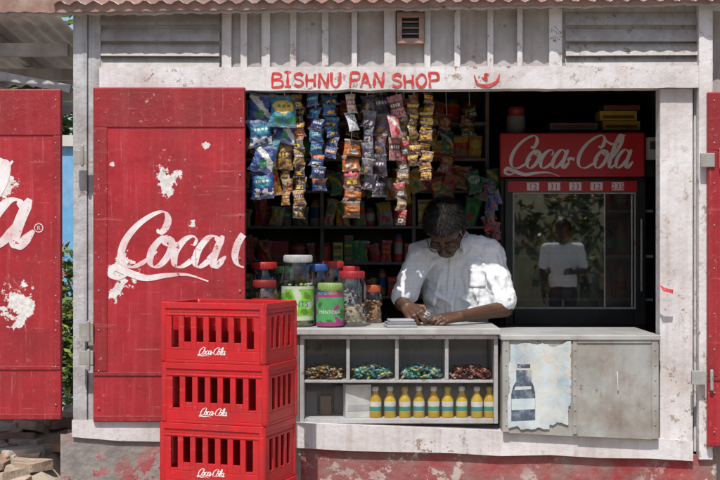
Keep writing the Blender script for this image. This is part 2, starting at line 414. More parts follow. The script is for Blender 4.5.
for ch in 'BISHNU PAN SHOP':
    jz=R.uniform(-.004,.004); js=R.uniform(.9,1.08); tl=R.uniform(-.06,.06)
    for st in G[ch][0]:
        ribbon(b,[(p[0]*u*1.0+tl*p[1]*hh,p[1]*hh*js) for p in st],lambda d,t:.0105+.003*math.sin(t*7+lay*9e4),lambda a,c,o:(cx+a,-.0505-o,Z(88.5)+jz+c),lay,n=8); lay+=.0001
    cx+=G[ch][1]*u
for st in ([(0,.9),(.25,.1),(.9,-.1),(1.5,.3),(1.7,1)],[(.5,.65),(.8,.5),(.75,.9),(1.0,.95)]):
    ribbon(b,[(p[0]*.068,p[1]*.05) for p in st],lambda d,t:.004+.010*math.sin(math.pi*t),lambda a,c,o:(X(473)+a,-.0505-o,Z(86)+c),lay); lay+=.0002
b.done()

# shutters ---------------------------------------------------------
def shutter(x0,x1,y0,y1,yf,logoargs=None,top_=40,bot_=50,lst=14,rst=0):
    e=empty('shop_shutter')
    b=B('panel',M_door,e); pb(b,x0,x1,y0,y1,yf,.03); b.done(.004)
    b=B('frame',M_doorR,e)
    t=yf-.005
    pb(b,x0+.6,x1-.6,y0+.6,y0+top_,t,.008); 
    pb(b,x0+.6,x1-.6,y1-bot_,y1-bot_+4,t,.008)
    pb(b,x0+.6,x1-.6,y1-6,y1-.6,t,.008)
    if lst: pb(b,x0+.6,x0+lst,y0+top_+.5,y1-bot_-.5,t,.008)
    if rst: pb(b,x1-rst,x1-.6,y0+top_+.5,y1-bot_-.5,t,.008)
    b.done(.002)
    b=B('nail_heads',M_steel,e)
    for k in range(9):
        for px in (x0+6,x1-5):
            py=y0+12+(y1-y0-24)*k/8+R.uniform(-4,4); b.ell((X(px,yf),yf-.006,Z(py,yf)),(.004,.003,.004),nu=8,nv=4)
    b.done()
    if logoargs:
        px,py,s,tg=logoargs; b=B('script_lettering',M_logo,e)
        ox,oz=X(px,yf),Z(py,yf)
        logo(b,lambda a,c,o:(ox+a*s,yf-.0006-o,oz+c*s),clip=((X(x0+3,yf)-ox)/s,(X(x1-1.5,yf)-ox)/s),wt=1.12,tight=tg)
        b.done()
    return e
shutter(93,245,87,422,-.075,(112,267,.117,True))
e=shutter(-92,61,89,420,-.06,(-313,247,.18,False),46,54,0,8)
b=B('registered_mark',M_logo,e); ribbon(b,[(math.cos(t*.785)*.019,math.sin(t*.785)*.019) for t in range(9)],lambda d,t:.004,lambda a,c,o:(X(42)+a,-.0608-o,Z(228)+c),.0005)
text_to(b,'R',lambda u,v:(X(42)+u,-.0609,Z(228)+v-.009),.026); b.done()
shutter(708,862,92,447,-.085,None,58,70,10,0)

# counter ------------------------------------------------------------
C=empty('glass_display_counter')
ct=1.10
b=B('top',M_top,C); b.box(X(246),X(500),-.03,.42,ct-.03,ct); b.done(.004)
b=B('carcass',M_white,C)
xl,xr=X(300),X(498); zb=.665
b.box(xl,xl+.018,0,.3,zb,ct-.032); b.box(xr-.018,xr,0,.3,zb,ct-.032)
b.box(xl+.02,xr-.02,0.004,.3,zb,zb+.02); b.box(xl+.02,xr-.02,.285,.3,zb+.02,ct-.034)
zs=Z(380,.02)
b.box(xl+.02,xr-.02,.006,.28,zs-.012,zs)
for px in (348,397,447): b.box(X(px)-.008,X(px)+.008,.01,.28,zs+.001,ct-.036)
b.box(xl,xr,-.006,.008,ct-.05,ct-.033)
b.done(.002)
b=B('glass_pane',M_pane,C); b.box(xl+.001,xr-.001,-.012,-.008,zb,ct-.05); b.done()
b=B('wooden_side',M_wood,C); b.box(X(246),xl-.003,.0,.4,.6,ct-.032); b.done()
# candies
for (a,c_,pal) in ((302,346,[(.30,.13,.03),(.45,.30,.08),(.12,.04,.02),(.5,.42,.3)]),(349,395,[(.1,.42,.2),(.6,.65,.6),(.05,.3,.35),(.65,.62,.2)]),(398,445,[(.1,.45,.2),(.6,.68,.62),(.08,.35,.5),(.6,.6,.3)]),(448,496,[(.35,.05,.03),(.12,.03,.03),(.5,.3,.2),(.2,.05,.04)])):
    b=B('candy_pile',M_foil)
    for k in range(280):
        x=R.uniform(X(a)+.022,X(c_)-.022); y=R.uniform(.025,.22); z=zs+.008+R.random()**1.2*.055*(1-abs((x-X((a+c_)/2))/.12)*.5)
        M=Matrix.Translation((x,y,z))@Matrix.Rotation(R.uniform(0,6.3),4,'Z')@Matrix.Rotation(R.uniform(-.5,.5),4,'Y')
        b.M=M; col=R.choice(pal)
        b.ell((0,0,0),(.012,.007,.006),nu=8,nv=5,col=col)
        for sgn in(-1,1): b.add([(sgn*.010,-.002,0),(sgn*.010,.002,0),(sgn*.021,.007,.003),(sgn*.021,-.007,-.003)],[(0,1,2,3)],col)
    b.done()
# bottles
for k in range(9):
    x=X(376+k*14.3,.06)+R.uniform(-.003,.003) 
    if k==8: x-=.004
    b=B('juice_bottle',[M_print])
    r=.027; yel=(.70,.45,.03) if k%4 else (.66,.38,.02); gr=(.06,.30,.35) if k%2 else (.05,.34,.22); wh=(.75,.75,.70)
    prof=[(0,0),(r*.9,0),(r,.006),(r,.03),(r*1.01,.031),(r*1.01,.052),(r*1.01,.053),(r*1.01,.075),(r,.076),(r*.95,.085),(r*.6,.105),(r*.42,.115),(r*.42,.122),(r*.55,.123),(r*.55,.142),(0,.1421)]
    cols=[yel,yel,yel,wh,gr,yel,wh,yel,yel,yel,yel,yel,wh,wh,wh]
    if k%3==2: cols[12:15]=[(.5,.42,.1)]*3
    b.lathe((x,.06+R.uniform(-.012,.012),zb+.02),prof,18,cols=cols); b.done()
for i in range(4):
    b=B('carton',M_print); x=X(306+i*14,.12); b.box(x,x+.052,.12+.02*i,.24,zb+.021,zb+.021+R.uniform(.08,.14),R.choice([(.3,.04,.03),(.2,.12,.08),(.1,.1,.12)])); b.done(.002)
b=B('paper_box',M_print); b.M=Matrix.Translation((X(358,.05),.06,zb+.021))@Matrix.Rotation(.2,4,'Z'); b.box(-.06,.06,-.012,.05,0,.15,(.72,.71,.68)); b.box(-.05,.05,-.0135,-.0122,.03,.06,(.55,.55,.55)); b.done(.002)

# steel cabinet
S=empty('steel_cabinet')
yc=-.085; ztop=Z(336,yc)
b=B('body',M_steel,S)
xa,xb=X(503,yc),X(658,yc)
b.prism([(xa,Z(432,yc)),(xb,Z(440,yc)),(xb,ztop-.02),(xa,ztop-.02)],yc,.42); b.done(.003)
b=B('top_sheet',M_top,S); b.box(xa-.01,xb+.01,yc-.012,.46,ztop-.018,ztop+.004); b.done(.003)
b=B('edge_strips',M_steel,S)
for q in ((503,509,338,432),(573,577,338,434),(652,658,338,439)): pb(b,*q,yc-.006,.005)
pb(b,577.5,651.5,338,343,yc-.006,.005); b.prism([(X(577.5,yc),Z(436,yc)),(X(651.5,yc),Z(439.5,yc)),(X(651.5,yc),Z(434,yc)),(X(577.5,yc),Z(431,yc))],yc-.006,yc-.001)
for k in range(6):
    for px in (506,575,655): b.ell((X(px,yc),yc-.007,Z(350+k*15,yc)),(.004,.003,.004),nu=8,nv=4)
b.done(.001)
b=B('pipe_latch',M_beam,S); b.cap((X(617,yc),yc-.008,Z(372,yc)),(X(617.6,yc),yc-.008,Z(390,yc)),.003,.003); b.done()
P=empty('torn_poster')
b=B('paper',M_poster,P)
pts=[]
cx,cz=X(539,yc),Z(385,yc); hw,hh=.143,.20
for k in range(200):
    t=2*math.pi*k/200; c,s_=math.cos(t),math.sin(t); q=max(abs(c),abs(s_)); x=c/q*hw; z=s_/q*hh
    rr=1-.22*max(0,noise.noise(V((c*2.2,s_*2.2,4.4))))-.05*abs(noise.noise(V((c*9,s_*9,4))))
    if x>.05 and z<-.1: rr-=.08
    pts.append((cx+x*rr,cz+z*rr))
b.prism(pts,yc-.0085,yc-.0075); b.done()
b=B('poster_print',M_postdark,P)
def flat(pl,lay): b.add([(X(x,yc),yc-.0092-lay,Z(y,yc)) for x,y in pl],[tuple(range(len(pl)))])
flat([(511,421),(535,420),(535,393),(533,385),(531,381),(531,370),(516,370),(516,381),(513,386),(511,394)],0)
flat([(517,368),(530,368),(530,364),(517,364)],0)
b.done()
b=B('poster_label',M_poster,P); b.add([(X(x,yc),yc-.0098,Z(y,yc)) for x,y in ((511.3,410),(534.7,409),(534.7,398),(511.3,399))],[(0,1,2,3)]);
b.add([(X(x,yc),yc-.0098,Z(y,yc)) for x,y in ((514,390),(531,389),(531,386),(515,386.5))],[(0,1,2,3)]); b.done()
b=B('red_tag',M_foil); b.add([(X(654),-.09,Z(283)),(X(658),-.1,Z(290)),(X(668),-.09,Z(293)),(X(669),-.085,Z(289)),(X(660),-.09,Z(287))],[(0,1,2,3,4)],(.6,.03,.03)); b.done()

# crates --------------------------------------------------------------
def crate(z0,M):
    e=empty('bottle_crate')
    W,D,H=.465,.335,.247; t=.012
    b=B('shell',M_crate,e); b.M=M@Matrix.Translation((0,0,z0))
    def wall(length,place,nslots,lg):
        mar=.035; sw=(length-2*mar)/nslots; gap=.44*sw
        pbx=place
        pbx(0,length,.205,.222,0); pbx(0,length,.222,H,.005)
        pbx(0,length,0,.012,.0); pbx(.004,length-.004,.012,.052,0)
        pbx(0,mar+gap/2,.052,.205,0)
        pbx(length-mar-gap/2,length,.052,.205,0)
        for k in range(nslots):
            u0=mar+k*sw-gap/2
            if k>0: pbx(u0,u0+gap,.052,.205,0)
            a0=mar+k*sw+gap/2; a1=mar+(k+1)*sw-gap/2
            if lg and 1<=k<=nslots-2: pbx(a0,a1,.052,.086,0)
            else: pbx(a0,a1,.052,.062,0)
            pbx(a0,a1,.190,.205,0)
        pbx(0.0,length,.194,.201,.003)
    wall(W,lambda u0,u1,a,c,ex:b.box(-W/2+u0,-W/2+u1,-D/2-ex,-D/2+t,a,c),7,True)
    wall(W,lambda u0,u1,a,c,ex:b.box(-W/2+u0,-W/2+u1,D/2-t,D/2+ex,a,c),7,False)
    wall(D-.026,lambda u0,u1,a,c,ex:b.box(W/2-t,W/2+ex,-D/2+.013+u0,-D/2+.013+u1,a,c),4,False)
    wall(D-.026,lambda u0,u1,a,c,ex:b.box(-W/2-ex,-W/2+t,-D/2+.013+u0,-D/2+.013+u1,a,c),4,False)
    for sx in(-1,1):
        for sy in(-1,1): b.cap((sx*(W/2-.010),sy*(D/2-.010),.012),(sx*(W/2-.010),sy*(D/2-.010),H-.014),.0165,.0165,seg=10)
    b.box(-W/2+t,W/2-t,-D/2+t,D/2-t,0.004,.010)
    sw=(W-.07)/7
    for k in range(1,7): x=-W/2+.035+sw*k; b.box(x-.002,x+.002,-D/2+t,D/2-t,.011,.185)
    for k in range(1,4): y=-D/2+D*k/4; b.box(-W/2+t,W/2-t,y-.002,y+.002,.011,.184)
    b.done(.002)
    b=B('crate_lettering',M_logoc,e); b.M=M@Matrix.Translation((0,0,z0))
    s=.0142
    logo(b,lambda a,c,o:(-4.4*s+a*s,-D/2-.0005-o,.036+c*s),wt=1.15); b.done()
for k in range(5):
    yaw=math.radians(-19+(-1.5,1,-.8,.7,-.5)[k]); 
    crate(k*.248+.004,Matrix.Translation((X(229,-.5)+(.0,.004,-.004,.002,-.001)[k],-.46,0))@Matrix.Rotation(yaw,4,'Z'))

# jars ---------------------------------------------------------------
def jar(px,y,pw,ptop,lid,cont,label,txt=None,tcol=None,tall=1.0,base=ct,fill=.75):
    e=empty('candy_jar'); x=X(px,y); r=pw/2/F*(y+6); h=Z(ptop,y)-base
    lh=.028; bh=h-lh
    b=B('glass_body',M_glass,e)
    b.lathe((x,y,base),[(0,.002),(r*.92,.002),(r,.012),(r,bh*.80),(r*.93,bh*.90),(r*.78,bh*.96),(r*.78,bh)],28); b.done()
    b=B('lid',M_print,e)
    b.lathe((x,y,base),[(r*.84,bh-.006),(r*.86,bh-.002),(r*.86,bh+lh-.004),(r*.82,bh+lh),(0,bh+lh)],28,lid)
    for k in range(28):
        a=2*math.pi*k/28; b.cap((x+r*.86*math.cos(a),y+r*.86*math.sin(a),base+bh),(x+r*.86*math.cos(a),y+r*.86*math.sin(a),base+bh+lh-.006),.0016,.0016,lid,seg=6)
    b.done()
    b=B('sweets',M_foil,e)
    if cont:
        nn=int(170*fill)
        for k in range(nn):
            a=R.uniform(0,6.28); rad=r*.84*(R.random()**.25); z=.014+R.random()*bh*.8*fill
            b.M=Matrix.Translation((x+rad*math.cos(a),y+rad*math.sin(a),base+z))@Matrix.Rotation(R.uniform(0,6),4,'Z')@Matrix.Rotation(R.uniform(-1,1),4,'X')
            b.ell((0,0,0),(.011,.0075,.006),nu=7,nv=5,col=R.choice(cont))
        b.M=Matrix()
        b.lathe((x,y,base),[(0,.006),(r*.75,.006),(r*.75,bh*.78*fill),(0,bh*.8*fill)],16,cont[0])
    b.done()
    if label:
        z0,z1,lc,lc2=label
        b=B('label',M_print,e); rr=r*1.012; vs=[];fs=[];cc=[]
        nA=60; nZ=24
        for j in range(nZ+1):
            for i in range(nA+1):
                a=math.radians(-90-82+164*i/nA); vs.append((x+rr*math.cos(a),y+rr*math.sin(a),base+bh*(z0+(z1-z0)*j/nZ)))
        for j in range(nZ):
            for i in range(nA):
                fs.append((j*(nA+1)+i,j*(nA+1)+i+1,(j+1)*(nA+1)+i+1,(j+1)*(nA+1)+i))
                q=noise.noise(V((i*.09,j*.16,px*.37)))
                cc.append(lc2 if (j<3 or j>21 or q>.25) else ([v*.5 for v in lc] if q<-.2 else lc))
        b.add(vs,fs,cols=cc,smooth=True)
        if txt:
            rt=rr*1.01; zc=base+bh*(z0+(z1-z0)*.45)
            text_to(b,txt,lambda u,v:(x+rt*math.sin(u/rt),y-rt*math.cos(u/rt),zc+v-.008),r*2.5/len(txt),col=tcol)
        b.done()
sil=(.42,.42,.42); rl=(.40,.025,.025); bl=(.03,.09,.3)
jar(264,.22,30,262,rl,[(.12,.03,.02),(.3,.1,.04),(.05,.03,.02)],None)
jar(264,.07,28,280,(.22,.02,.02),[(.1,.03,.02),(.3,.2,.1)],(.28,.72,(.02,.015,.015),(.30,.02,.02)),'KOPIKO',(.85,.8,.75))
jar(298,.12,33,255,sil,[(.45,.5,.2),(.6,.6,.5),(.3,.4,.15)],(.1,.62,(.20,.48,.05),(.5,.58,.42)),'MINTS',(.04,.14,.28))
jar(330,.08,28,283,(.22,.34,.10),[(.4,.45,.25)],(.04,.86,(.08,.32,.10),(.34,.04,.18)),'MENTOLA',(.70,.70,.72))
jar(352,.13,29,271,(.33,.02,.03),[(.36,.30,.2),(.3,.23,.17),(.42,.37,.3)],None,fill=.5)
jar(318,.28,24,264,bl,[(.1,.3,.5),(.6,.6,.6)],None)
jar(333,.31,24,261,rl,[(.5,.1,.1),(.6,.5,.2)],None)
jar(350,.33,22,266,rl,[(.3,.3,.35)],None)
jar(283,.33,24,266,(.1,.3,.12),[(.4,.3,.1)],None)
jar(373,.36,18,285,(.4,.08,.04),[(.4,.2,.1)],None)

# hanging packets -----------------------------------------------------
def pack(b,cx,y,cz,w,h,c1,c2,c3,style,tilt=0,yaw=0,pitch=0):
    b.M=Matrix.Translation((cx,y,cz))@Matrix.Rotation(tilt,4,'Y')@Matrix.Rotation(yaw,4,'Z')@Matrix.Rotation(pitch,4,'X')
    nu,nv=16,22; sd=R.uniform(0,99); vs=[];fs=[];cc=[]
    bend=R.uniform(-.12,.12)
    c1=[max(0,v*R.uniform(.8,1.15)) for v in c1]
    for sgn in(-1,1):
        o=len(vs)
        for j in range(nv+1):
            for i in range(nu+1):
                u=i/nu; v=j/nv; t=.17*w*(max(0,math.sin(math.pi*u))**.6)*(max(0,math.sin(math.pi*v))**.7)
                t+=.10*w*noise.noise(V((u*4+sd,v*5,sgn)))*math.sin(math.pi*u)
                pin=1-.13*math.sin(math.pi*v)+.03*noise.noise(V((v*7,sd,1)))
                vs.append(((u-.5)*w*pin+bend*w*math.sin(v*3),sgn*t+bend*.5*h*(v-.5)**2,(v-.5)*h+.03*h*noise.noise(V((u*4,sd,j>nv/2)))*abs(v-.5)*2))
        for j in range(nv):
            for i in range(nu):
                q=o+j*(nu+1)+i; fs.append((q,q+1,q+nu+2,q+nu+1)); u=(i+.5)/nu;v=(j+.5)/nv
                nz=noise.noise(V((u*5+sd,v*6,3)))
                col=c1
                if style==0:
                    if abs((u-.5)*.8+(v-.6)+nz*.1)<.15: col=c2
                    if (u-.5)**2+(v-.3)**2<.03+nz*.02: col=c3
                elif style==1:
                    if ((u-.5)/.42)**2+((v-.62)/.2)**2<1: col=c2
                    if .58<v<.68 and .2<u<.8 and (i*7+int(sd))%3: col=c3
                    if v<.36 and nz>-.02: col=c3
                elif style==2:
                    if .42<v<.72: col=c2
                    if .52<v<.62 and .15<u<.85 and (i+int(sd))%3: col=c3
                    if v<.3 and nz>.12: col=c2
                else:
                    if v+nz*.15>.66: col=c2
                    if .15<v<.4 and .2<u<.8 and nz<.15: col=c3
                if j<2 or j>nv-3: col=[k*.6+.12 for k in c1]
                cc.append(col)
    b.add(vs,fs,cols=cc,smooth=True); b.M=Matrix()
def strip(x0,x1,y0,y1,n,pals,y=.06,name='snack_packet_strip',sway=0):
    b=B(name,M_foil); w=(x1-x0)/F*(6+y); tot=Z(y0,y)-Z(y1,y); h=tot/n; tl=R.uniform(-.05,.05)
    for k in range(n):
        p=pals[R.randint(0,len(pals)-1)] if n>3 else pals[k%len(pals)]
        cx=X((x0+x1)/2,y)+tl*h*k+R.uniform(-.1,.1)*w
        pack(b,cx,y+R.uniform(-.02,.02),Z(y0,y)-h*(k+.5)+R.uniform(-.05,.05)*h,w*R.uniform(.9,1.1),h*1.08,p[0],p[1],p[2],p[3],R.uniform(-.2,.2)+tl,R.uniform(-.7,.7),R.uniform(-.25,.15))
    xm=X((x0+x1)/2,y)
    b.add([(xm-.002,y+.012,Z(84,y)),(xm+.002,y+.012,Z(84,y)),(xm+.002+tl*tot,y+.012,Z(y1-5,y)),(xm-.002+tl*tot,y+.012,Z(y1-5,y))],[(0,1,2,3)],(.5,.5,.5))
    b.done()
Wt=(.58,.58,.55);Yl=(.68,.40,.03);Bl=(.015,.06,.26);Gn=(.02,.20,.07);Rd=(.45,.02,.02);Or=(.55,.14,.02);Te=(.02,.23,.30);Br=(.11,.04,.02);Gd=(.30,.16,.035);Pk=(.48,.15,.19);Pu=(.08,.045,.10);Gy=(.13,.13,.15);Dk=(.025,.02,.025)
big=[(Yl,Rd,Or,1),(Bl,Wt,Gn,0),(Gn,Yl,Wt,1),(Te,Yl,Rd,0),(Bl,Te,Wt,1)]
strip(247,272,94,198,4,big,.03)
strip(259,281,112,196,3,[big[4],big[3],big[0]],.075)
strip(270,298,96,126,1,[(Te,Yl,Gn,1)],.02)
strip(276,296,120,168,2,[(Bl,Wt,Gn,0),(Gd,Br,Yl,2)],.06)
strip(283,294,128,205,6,[(Gd,Br,Yl,2),(Br,Gd,Or,3)],.09)
strip(293,306,95,218,9,[(Gd,Br,Wt,2),(Br,Yl,Or,3),(Dk,Gd,Yl,3)],.05)
strip(307,322,94,190,8,[(Bl,Or,Wt,3),(Bl,Te,Wt,2),(Br,Bl,Yl,3),(Dk,Bl,Wt,2)],.04)
strip(323,339,94,158,6,[(Bl,Gd,Wt,2),(Bl,Te,Yl,3),(Bl,Dk,Yl,2)],.06)
strip(343,361,140,217,5,[(Br,Rd,Yl,3),(Or,Br,Wt,3),(Br,Or,Gd,2),(Dk,Rd,Yl,3)],.07)
strip(345,358,94,130,2,[(Wt,Pk,Wt,2),(Wt,Gy,Wt,0)],.02)
strip(360,374,96,190,6,[(Gy,Br,Wt,2),(Pu,Gy,Wt,3),(Dk,Pu,Gd,0)],.05)
strip(372,391,94,196,5,[(Dk,Pu,Wt,2),(Gy,Wt,Pu,0),(Pu,Br,Gd,3),(Dk,Wt,Pu,0)],.07)
strip(388,405,95,160,3,[(Pk,Br,Wt,2),(Pk,Wt,Rd,0)],.03)
strip(398,411,100,225,9,[(Br,Rd,Wt,3),(Br,Gd,Wt,2),(Dk,Rd,Gd,3)],.08)
strip(408,420,94,166,7,[(Gd,Br,Rd,2),(Br,Yl,Gd,3)],.05)
strip(421,435,93,180,9,[(Gd,Br,Yl,3),(Br,Yl,Rd,2),(Yl,Br,Dk,2)],.06)
b=B('hanging_rail',M_steel,K); b.cap((X(240),.06,Z(86)),(X(662),.06,Z(86)),.006,.006); b.done()

# shelves + goods --------------------------------------------------------
def shaded(c,k): return tuple(v*k for v in c)  # darkens packet colours to paint in the shade deep inside the shop
Sh=empty('wall_shelf'); ys=1.15
b=B('boards',M_wood,Sh)
xa,xb=XL+.07,.70; zsv=[.72,.92]+[Z(q,ys) for q in (296,262,226,190,158,122)]
for z in zsv: b.box(xa,xb,ys,ys+.35,z-.015,z)
for x in (xa,X(320,ys),X(412,ys),xb-.02): b.box(x,x+.02,ys+.004,ys+.34,.5,2.4)
b.box(xa,xb,ys+.36,ys+.37,.5,2.4)
b.done(.002)
pal=[(.06,.26,.07),(.6,.38,.04),(.5,.04,.04),(.5,.03,.03),(.04,.10,.28),(.4,.38,.33),(.5,.18,.04),(.45,.2,.05),(.3,.04,.1),(.22,.10,.05),(.55,.45,.08),(.05,.2,.07),(.42,.04,.03)]
b=B('shelf_goods',M_print,Sh)
for zi,z in enumerate(zsv):
    x=xa+.03; top_=(zsv[zi+1]-z-.02) if zi<len(zsv)-1 else .2
    while x<xb-.07:
        t=R.random(); w=R.uniform(.04,.10); h=R.uniform(.55,.98)*min(top_,.16); c=R.choice(pal); y=ys+R.uniform(.01,.06)
        if t<.33:
            n_=R.randint(2,4)
            for k in range(n_):
                z0=z+k*h/n_; 
                b.box(x+R.uniform(0,.004),x+w,y+R.uniform(0,.01),y+.2,z0,z0+h/n_-.002,c); b.box(x+.006,x+w-.006,y-.002,y-.0005,z0+h/n_*.3,z0+h/n_*.65,R.choice(pal))
        elif t<.6:
            b.lathe((x+w*.5,y+.05,z),[(0,0),(w*.46,0),(w*.48,.01),(w*.48,h*.3),(w*.48,h*.7),(w*.48,h*.8),(w*.36,h*.86),(w*.36,h),(0,h)],14,cols=[c,c,c,R.choice(pal),c,c,R.choice(pal),c]); 
        else:
            for k in range(2):
                pack(b,x+w*.5+R.uniform(-.01,.01),y+.01+k*.05,z+h*.5,w,h,R.choice(pal),R.choice(pal),R.choice(pal),R.randint(0,3),R.uniform(-.3,.3))
        x+=w+.006
b.done()
for k in range(8):
    px=310+k*23+R.uniform(-6,6); c=shaded(R.choice([Gn,Yl,Rd,Or,Gn,Br]),.5); strip(px-9,px+9,100+R.uniform(0,22),150+R.uniform(-15,25),3,[(c,shaded(Yl,.5),shaded(Wt,.5),1),(shaded(R.choice([Gn,Rd,Or]),.5),shaded(Wt,.5),shaded(Yl,.5),0)],1.0+R.uniform(-.08,.08))  # back strips: interior shade put into their colours
b=B('crisp_packet_row',M_foil)
for k in range(15):
    px=335+k*11.5; pack(b,X(px,1.05),1.05+R.uniform(-.04,.04),Z(184+R.uniform(-9,9),1.05),.085,.12,shaded(R.choice([Yl,Or,Gn,Gn,Rd,Yl]),.7),shaded(R.choice([Wt,Yl,Rd]),.7),shaded(R.choice([Gn,Or]),.7),R.randint(0,1),R.uniform(-.4,.4),R.uniform(-.3,.3))  # interior shade put into this row's colours too
b.done()

# fridge -------------------------------------------------------------------
Fr=empty('drinks_fridge'); yf=.95; 
b=B('cabinet_body',[M_black,M_white2],Fr)
fx0,fx1=X(501,yf),X(662,yf); zt=Z(133,yf)
b.box(fx0,fx0+.03,yf+.06,1.6,.5,zt); b.box(fx1-.03,fx1,yf+.02,1.6,.5,zt); b.box(fx0+.03,fx1-.03,1.56,1.6,.5,zt)
b.box(fx0+.032,fx1-.032,1.545,1.558,.63,Z(180,yf),mi=1)
b.box(fx0+.03,fx1-.03,yf+.06,1.56,Z(177,yf)+.0,zt-.005); b.box(fx0+.03,fx1-.03,yf+.06,1.56,.5,.62)
b.done(.006)
b=B('header_panel',M_frred,Fr)
hx0,hx1=X(500,yf),X(644,yf)
b.box(hx0,hx1,yf-.01,yf+.055,Z(177,yf),zt+.002); b.done(.008)
b=B('header_lettering',[M_logoc],Fr); s=(X(636,yf)-X(505,yf))/9.0
logo(b,lambda a,c,o:(X(506,yf)+a*s,yf-.0105-o,Z(168,yf)+c*s*1.05),wt=1.0); b.done()
b=B('info_strip',[M_frred,M_logoc],Fr); b.box(X(508,yf),X(636,yf),yf-.016,yf-.006,Z(192,yf),Z(181,yf))
for k,tx in enumerate(('12','31','23','12','235')):
    px=533+k*21; b.box(X(px-6,yf),X(px+6,yf),yf-.0165,yf-.0161,Z(190.5,yf),Z(182.5,yf),mi=1)
    text_to(b,tx,lambda u,v:(X(px,yf)+u,yf-.0172,Z(189.5,yf)+v),.045,0)
b.done()
b=B('door_frame',M_black,Fr)
for q in ((505,645,178,181),(505,514,181,325),(634,645,181,325),(514,634,309,325)): b.box(X(q[0],yf),X(q[1],yf),yf-.006,yf+.055,Z(q[3],yf),Z(q[2],yf))
b.box(X(505,yf),X(645,yf),yf,yf+.055,.5,Z(325,yf)); b.done(.004)
b=B('chrome_trim',M_steel,Fr)
for q in ((513,635,192.5,194),(513,635,307,309),(513,514.5,194,307),(633.5,635,194,307)): b.box(X(q[0],yf),X(q[1],yf),yf-.009,yf-.0065,Z(q[3],yf),Z(q[2],yf))
b.cap((X(640,yf),yf-.03,Z(220,yf)),(X(640,yf),yf-.03,Z(290,yf)),.006,.006)
b.done()
b=B('door_glass',M_fglass,Fr); b.box(X(514,yf),X(634,yf),yf+.01,yf+.014,Z(309,yf),Z(192,yf)); b.done()
b=B('wire_shelves',M_steel,Fr)
for z in (1.19,1.42,1.66): 
    b.box(fx0+.04,fx1-.04,1.02,1.035,z-.014,z)
    for k in range(20): x=fx0+.05+k*(fx1-fx0-.1)/19; b.box(x-.002,x+.002,1.036,1.5,z-.006,z-.002)
b.done()
b=B('fridge_bottles',M_print,Fr)
for z in (1.19,1.42,1.66):
    for k in range(10):
        if R.random()<.12: continue
        x=fx0+.075+k*.072; r=.029; c=R.choice([(.06,.02,.01),(.6,.24,.02),(.1,.4,.1),(.05,.02,.01),(.55,.6,.62)]); lb=R.choice([(.6,.03,.03),(.1,.4,.15),(.7,.6,.1),(.6,.6,.6)])
        b.lathe((x,1.09,z),[(0,0),(r,0),(r,.04),(r,.09),(r,.11),(r*.4,.16),(r*.4,.165),(r*.45,.19),(0,.19)],12,cols=[c,c,lb,c,c,c,(.6,.05,.03),(.6,.05,.03)])
b.done()
for (a,c_,y0,y1,col) in ((603,640,122,131,(.6,.42,.04)),(600,637,112,121.5,(.65,.5,.06)),(604,640,106,111.5,(.15,.1,.06)),(550,598,124,131,(.18,.18,.2))):
    b=B('cigarette_carton',M_print); b.box(X(a,1.05),X(c_,1.05),1.05,1.2,Z(y1,1.05)+.006,Z(y0,1.05)+.006,col); b.box(X(a+3,1.05),X(c_-3,1.05),1.048,1.0495,Z(y1-2,1.05)+.006,Z(y1-5,1.05)+.006,(.3,.05,.03)); b.done(.003)
b=B('plastic_canister',M_print); b.lathe((X(516,1.1),1.1,zt),[(0,0),(.048,0),(.05,.01),(.05,.1),(.04,.12),(.045,.125),(.045,.15),(0,.152)],20,cols=[(.3,.3,.3)]*3+[(.4,.05,.04)]*4); b.done()
b=B('cloth_bundle',M_matte); b.ell((X(565,1.15),1.15,zt+.03),(.11,.07,.045),disp=lambda p:p*(1+.3*noise.noise(p*20)),col=(.12,.12,.14)); b.done()
b=B('grey_meter_box',M_print); b.box(X(648,.85),X(662,.85),.85,.9,Z(160,.9),Z(138,.9),(.4,.4,.4)); b.box(X(650,.85),X(661,.85),.848,.8495,Z(150,.9),Z(142,.9),(.05,.05,.05)); b.done(.003)
piv=Matrix.Translation((1.15,yf,0)); Fr.matrix_world=piv@Matrix.Rotation(math.radians(-3.0),4,'Z')@piv.inverted()
b=B('bunch_of_pouches',M_foil)
for k in range(12): pack(b,X(492+R.uniform(-5,5),.8),.8+R.uniform(-.04,.04),Z(188+k*5,.8),.055,.075,R.choice([Rd,Bl,Pu,Gy,Te]),Gy,Rd,R.randint(0,3),R.uniform(-.4,.4),R.uniform(-.6,.6))
b.done()

